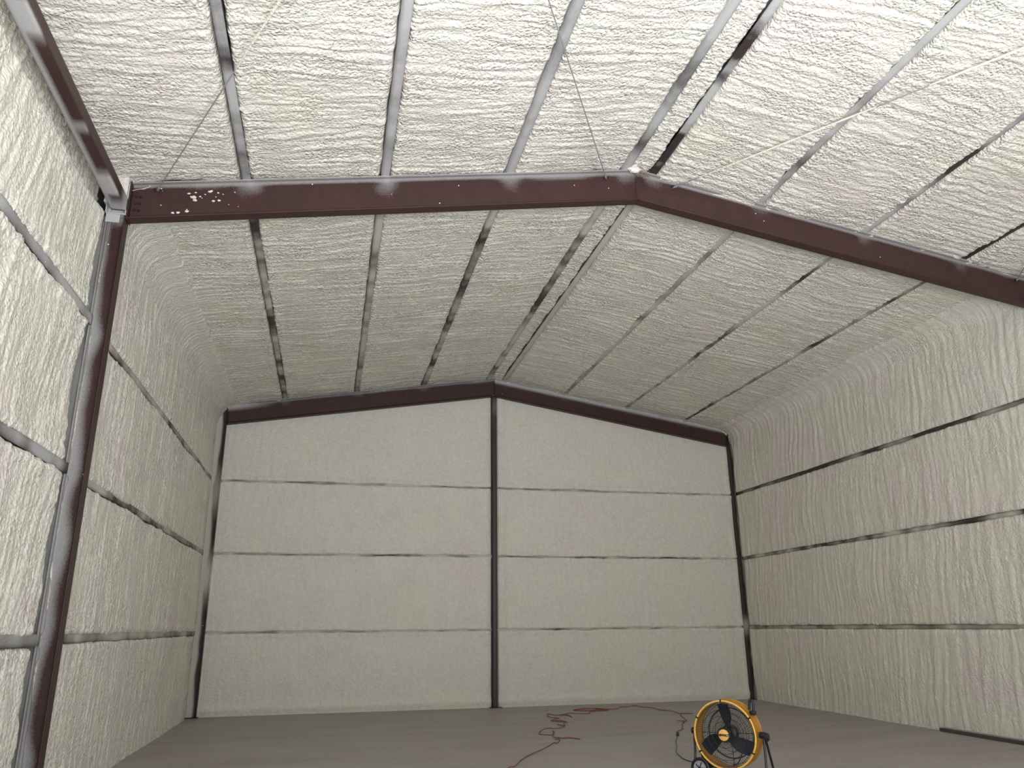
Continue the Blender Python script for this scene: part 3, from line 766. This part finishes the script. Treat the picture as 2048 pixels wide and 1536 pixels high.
# ------------------------------------------------------------------ drum fan (local -y is its front, x its tilting axis)
FAN = empty('drum_fan', (4.3357, 8.3976, 0), -math.radians(49.0))
tag(FAN, 'yellow and black wheeled drum fan standing on the floor, facing the camera', 'fan')
FC = 0.455; RD = 0.338
def lat(name, prof, mat, y_=0, seg=72, parent=FAN, off=None, closed=False, ang=35, axis='Y'):
    bm = bmesh.new(); bm_lathe(bm, prof, axis, seg, off or (0, y_, FC), closed)
    return bm_obj(name, bm, mat, parent, angle=ang)
# thin shell of the drum, both sides, with rolled edges and two shallow beads
drum = lat('drum', [(RD, -.10), (RD+.002, -.06), (RD-.004, -.05), (RD-.004, .05), (RD+.002, .06), (RD, .10), (RD-.008, .10), (RD-.010, .05), (RD-.010, -.05), (RD-.008, -.10)], M_YEL, closed=True)
for y in (-.10, .10):
    rim = lat('rim', [(RD+.002+.011*math.cos(a), y+.011*math.sin(a)) for a in [2*math.pi*k/10 for k in range(10)]], M_YELR if y < 0 else M_YEL, closed=True, ang=80)
    if y < 0:
        for k in range(6):
            a = math.radians(92+60*k); bm = bmesh.new()
            bm_box(bm, (-.008, -.016, -.014), (.008, .012, .016)); bevel(bm, .003, 1)
            bmesh.ops.transform(bm, matrix=Matrix.Translation((math.cos(a)*(RD+.002), y, FC+math.sin(a)*(RD+.002))) @ Matrix.Rotation(-(a-math.pi/2), 4, 'Y'), verts=bm.verts)
            bm_obj('clip', bm, M_BLACK, rim)
def grille(y, name, dome):
    bm = bmesh.new()
    for k in range(72):
        a = 2*math.pi*k/72; pts = []
        for t in np.linspace(0, 1, 7):
            r = 0.062+(RD-0.072)*t; aa = a+0.35*t
            pts.append((math.cos(aa)*r, y+dome*(1-t**2.5), FC+math.sin(aa)*r))
        bm_tube(bm, pts, 0.0013, 4)
    for r in (0.075, 0.13, 0.19, 0.25, 0.31, RD-.008):
        t = (r-.062)/(RD-.072); yy = y+dome*(1-max(0, min(1, t))**2.5)
        bm_tube(bm, [(math.cos(b)*r, yy, FC+math.sin(b)*r) for b in [2*math.pi*q/64 for q in range(64)]], 0.0022, 4, closed=True)
    return bm_obj(name, bm, M_WIRE, FAN, angle=80)
gf = grille(-0.098, 'front_grille', -0.022)
grille(0.098, 'rear_grille', 0.02)
# four heavier stays and the big wire ring of the rear guard
bm = bmesh.new()
for a in (0.03, math.pi/2+.03, math.pi+.03, 1.5*math.pi+.03):
    bm_tube(bm, [(math.cos(a)*.05, .085, FC+math.sin(a)*.05), (math.cos(a)*(RD-.01), .085, FC+math.sin(a)*(RD-.01))], 0.004, 6)
bm_obj('motor_stay', bm, M_BLACK, FAN)
bm = bmesh.new(); bm_tube(bm, [(math.cos(b)*.255-.0, .092, FC+math.sin(b)*.255) for b in [2*math.pi*q/64 for q in range(64)]], 0.0055, 6, closed=True)
bm_obj('guard_ring', bm, M_BLACK, FAN, angle=80)
lat('motor', [(0.0, -.005), (.07, .0), (.088, .012), (.09, .09), (.075, .115), (0.0, .12)], M_BLACK, seg=32)
hub = lat('hub', [(0.0, -.075), (.045, -.073), (.058, -.06), (.06, -.015), (0.0, -.012)], M_BLACK, seg=32)
for k in range(3):
    bm = bmesh.new(); a0 = math.radians(80+120*k); rows = []
    for i in range(9):
        t = i/8; r = .055+(RD-.03-.055)*t; wdt = (.055+.135*math.sin(min(1, t*1.15)*math.pi*.62))*1.0; row = []
        for j in range(6):
            s = j/5-.5; ang = a0+s*wdt*2/ max(r, .09)*0.40+.25*t
            row.append(Vector((math.cos(ang)*r, -.035+s*.075*(1-.35*t)+.01*math.cos(s*3), FC+math.sin(ang)*r)))
        rows.append(row)
    vs = [[bm.verts.new(p) for p in row] for row in rows]
    for i in range(8):
        for j in range(5): bm.faces.new((vs[i][j], vs[i+1][j], vs[i+1][j+1], vs[i][j+1]))
    bmesh.ops.solidify(bm, geom=bm.faces[:], thickness=.0025)
    bm_obj('blade', bm, M_BLADE, FAN)
bg_ = lat('badge', [(0.0, -.133), (.052, -.133), (.057, -.130), (.058, -.122), (0.0, -.122)], M_BADGE, seg=40)
bm = bmesh.new(); bm_lathe(bm, [(.058, -.126), (.070, -.124), (.072, -.114), (.056, -.112)], 'Y', 40, (0, 0, FC), True); bm_obj('badge_ring', bm, M_BLACK, bg_)
fc = bpy.data.curves.new('badge_lettering', 'FONT'); fc.body = 'DEWALT'; fc.size = 0.031; fc.align_x = 'CENTER'; fc.align_y = 'CENTER'
fc.offset = 0.0021; fc.extrude = 0.0006; fc.space_character = 0.93
tmp = bpy.data.objects.new('tmp', fc); C.objects.link(tmp)
dg = bpy.context.evaluated_depsgraph_get(); me = bpy.data.meshes.new_from_object(tmp.evaluated_get(dg)); bpy.data.objects.remove(tmp)
me.transform(Matrix.Translation((0, -.1340, FC-.001)) @ Matrix.Rotation(math.radians(90), 4, 'X'))
me.materials.clear(); obj('badge_lettering', me, bg_, M_BLACK)
# power lead looping from the motor to the drum's lower edge
bm = bmesh.new(); bm_tube(bm, catmull([(.06, .10, FC-.05), (.10, .125, FC-.06), (.135, .13, FC-.09), (.11, .13, FC-.16), (.07, .125, FC-.25), (.03, .12, FC-.31), (-.02, .12, FC-.325)], 5), 0.0055, 6)
bm_obj('motor_lead', bm, M_BLACK, FAN)
# stand: a pair of tubes each side, bottom rails, pivots, wheels, handle
def tube_part(name, pts, r=.0125, mat=M_TUBE, parent=FAN):
    bm = bmesh.new(); bm_tube(bm, pts, r, 12); return bm_obj(name, bm, mat, parent, angle=50)
tube_part('leg', [(.392, -.004, .46), (.398, -.02, .25), (.402, -.06, .0135)])
tube_part('leg', [(.400, .012, .46), (.400, .13, .22), (.400, .235, .0135)])
tube_part('leg', [(-.388, -.004, .46), (-.388, -.02, .25), (-.384, -.06, .12)])
tube_part('leg', [(-.388, .012, .46), (-.380, .10, .28), (-.372, .17, .12)])
tube_part('foot_rail', [(.402, -.12, .0135), (.402, .29, .0135)])
tube_part('foot_rail', [(-.36, -.09, .115), (-.36, .19, .115)])
tube_part('axle', [(-.309, -.10, .105), (-.309, .21, .105)], .009)
tube_part('cross_rail', [(-.37, .20, .075), (.40, .235, .0135)])
for sx in (-1, 1):
    bm = bmesh.new(); bm_lathe(bm, [(0, .350*sx), (.030, .352*sx), (.034, .362*sx), (.034, .410*sx), (.028, .418*sx), (0, .42*sx)], 'X', 24, (0, 0, FC+.01))
    bm_obj('pivot', bm, M_BLACK, FAN)
bm = bmesh.new(); bm_lathe(bm, [(0, .405), (.034, .407), (.042, .418), (.042, .440), (.034, .448), (0, .45)], 'X', 10, (0, -.005, FC-.005))
bm_obj('tilt_knob', bm, M_BLACK, FAN, sm=False)
for y in (-.084, .175):
    bm = bmesh.new(); bm_lathe(bm, [(.072, y-.022), (.095, y-.024), (.104, y-.016), (.105, y), (.104, y+.016), (.095, y+.024), (.072, y+.022)], 'Y', 40, (-.309, 0, .1055), True)
    w = bm_obj('wheel', bm, M_BLACK, FAN)
    bm = bmesh.new(); bm_lathe(bm, [(.018, y-.026), (.024, y-.018), (.055, y-.014), (.064, y-.021), (.073, y-.021), (.073, y+.018), (.018, y+.02)], 'Y', 32, (-.309, 0, .1055), True)
    h = bm_obj('wheel_hub', bm, M_HUBCAP, w)
    for k in range(5):
        a = 2*math.pi*k/5; bm = bmesh.new(); bm_tube(bm, [(-.309+math.cos(a)*.02, y-.019, .1055+math.sin(a)*.02), (-.309+math.cos(a)*.058, y-.017, .1055+math.sin(a)*.058)], .006, 6); bm_obj('spoke', bm, M_BLACK, w)
    bm = bmesh.new(); bm_lathe(bm, [(0, y-.032), (.014, y-.030), (.017, y-.018), (0, y-.016)], 'Y', 16, (-.309, 0, .1055)); bm_obj('axle_cap', bm, M_BLACK, w)
# fender behind the front wheel
bm = bmesh.new(); bm_box(bm, (-.335, -.03, .10), (-.21, .15, .20)); bevel(bm, .012, 2); bm_obj('axle_housing', bm, M_BLACK, FAN)
# handle on the drum's upper right shoulder
bm = bmesh.new(); bm_tube(bm, catmull([(.252, .03, FC+.25), (.262, .03, FC+.33), (.278, .03, FC+.345), (.300, .03, FC+.335), (.300, .03, FC+.215)], 5), .013, 10)
o = bm_obj('handle', bm, M_BLACK, FAN, angle=60)
bm = bmesh.new(); bm_box(bm, (.258, .0, FC+.20), (.318, .065, FC+.245)); bevel(bm, .008, 2); bm_obj('handle_bracket', bm, M_BLACK, FAN)
# mains lead from the fan across the floor to the extension cord
inv = FAN.matrix_basis.inverted() if False else (Matrix.Translation((4.3357, 8.3976, 0)) @ Matrix.Rotation(-math.radians(49), 4, 'Z')).inverted()
LEAD = [(5.25, 11.77), (5.17, 11.61), (4.96, 11.2), (4.78, 10.77), (4.56, 10.3), (4.47, 10.0), (4.41, 9.7), (4.44, 9.45), (4.50, 9.1), (4.55, 8.85)]
bm = bmesh.new(); bm_tube(bm, [inv @ p for p in catmull([(x, y, .007) for x, y in LEAD], 5)] + [Vector((-.05, .16, .02)), Vector((-.03, .14, .08))], .0055, 6)
pl = bm_obj('power_cord', bm, M_BLACK, FAN, angle=60)
bm = bmesh.new(); bm_tube(bm, [inv @ Vector((5.275, 11.82, .026)), inv @ Vector((5.25, 11.77, .028)), inv @ Vector((5.225, 11.71, .018))], [.024, .026, .012], 10); bm_obj('plug', bm, M_BLACK, pl)
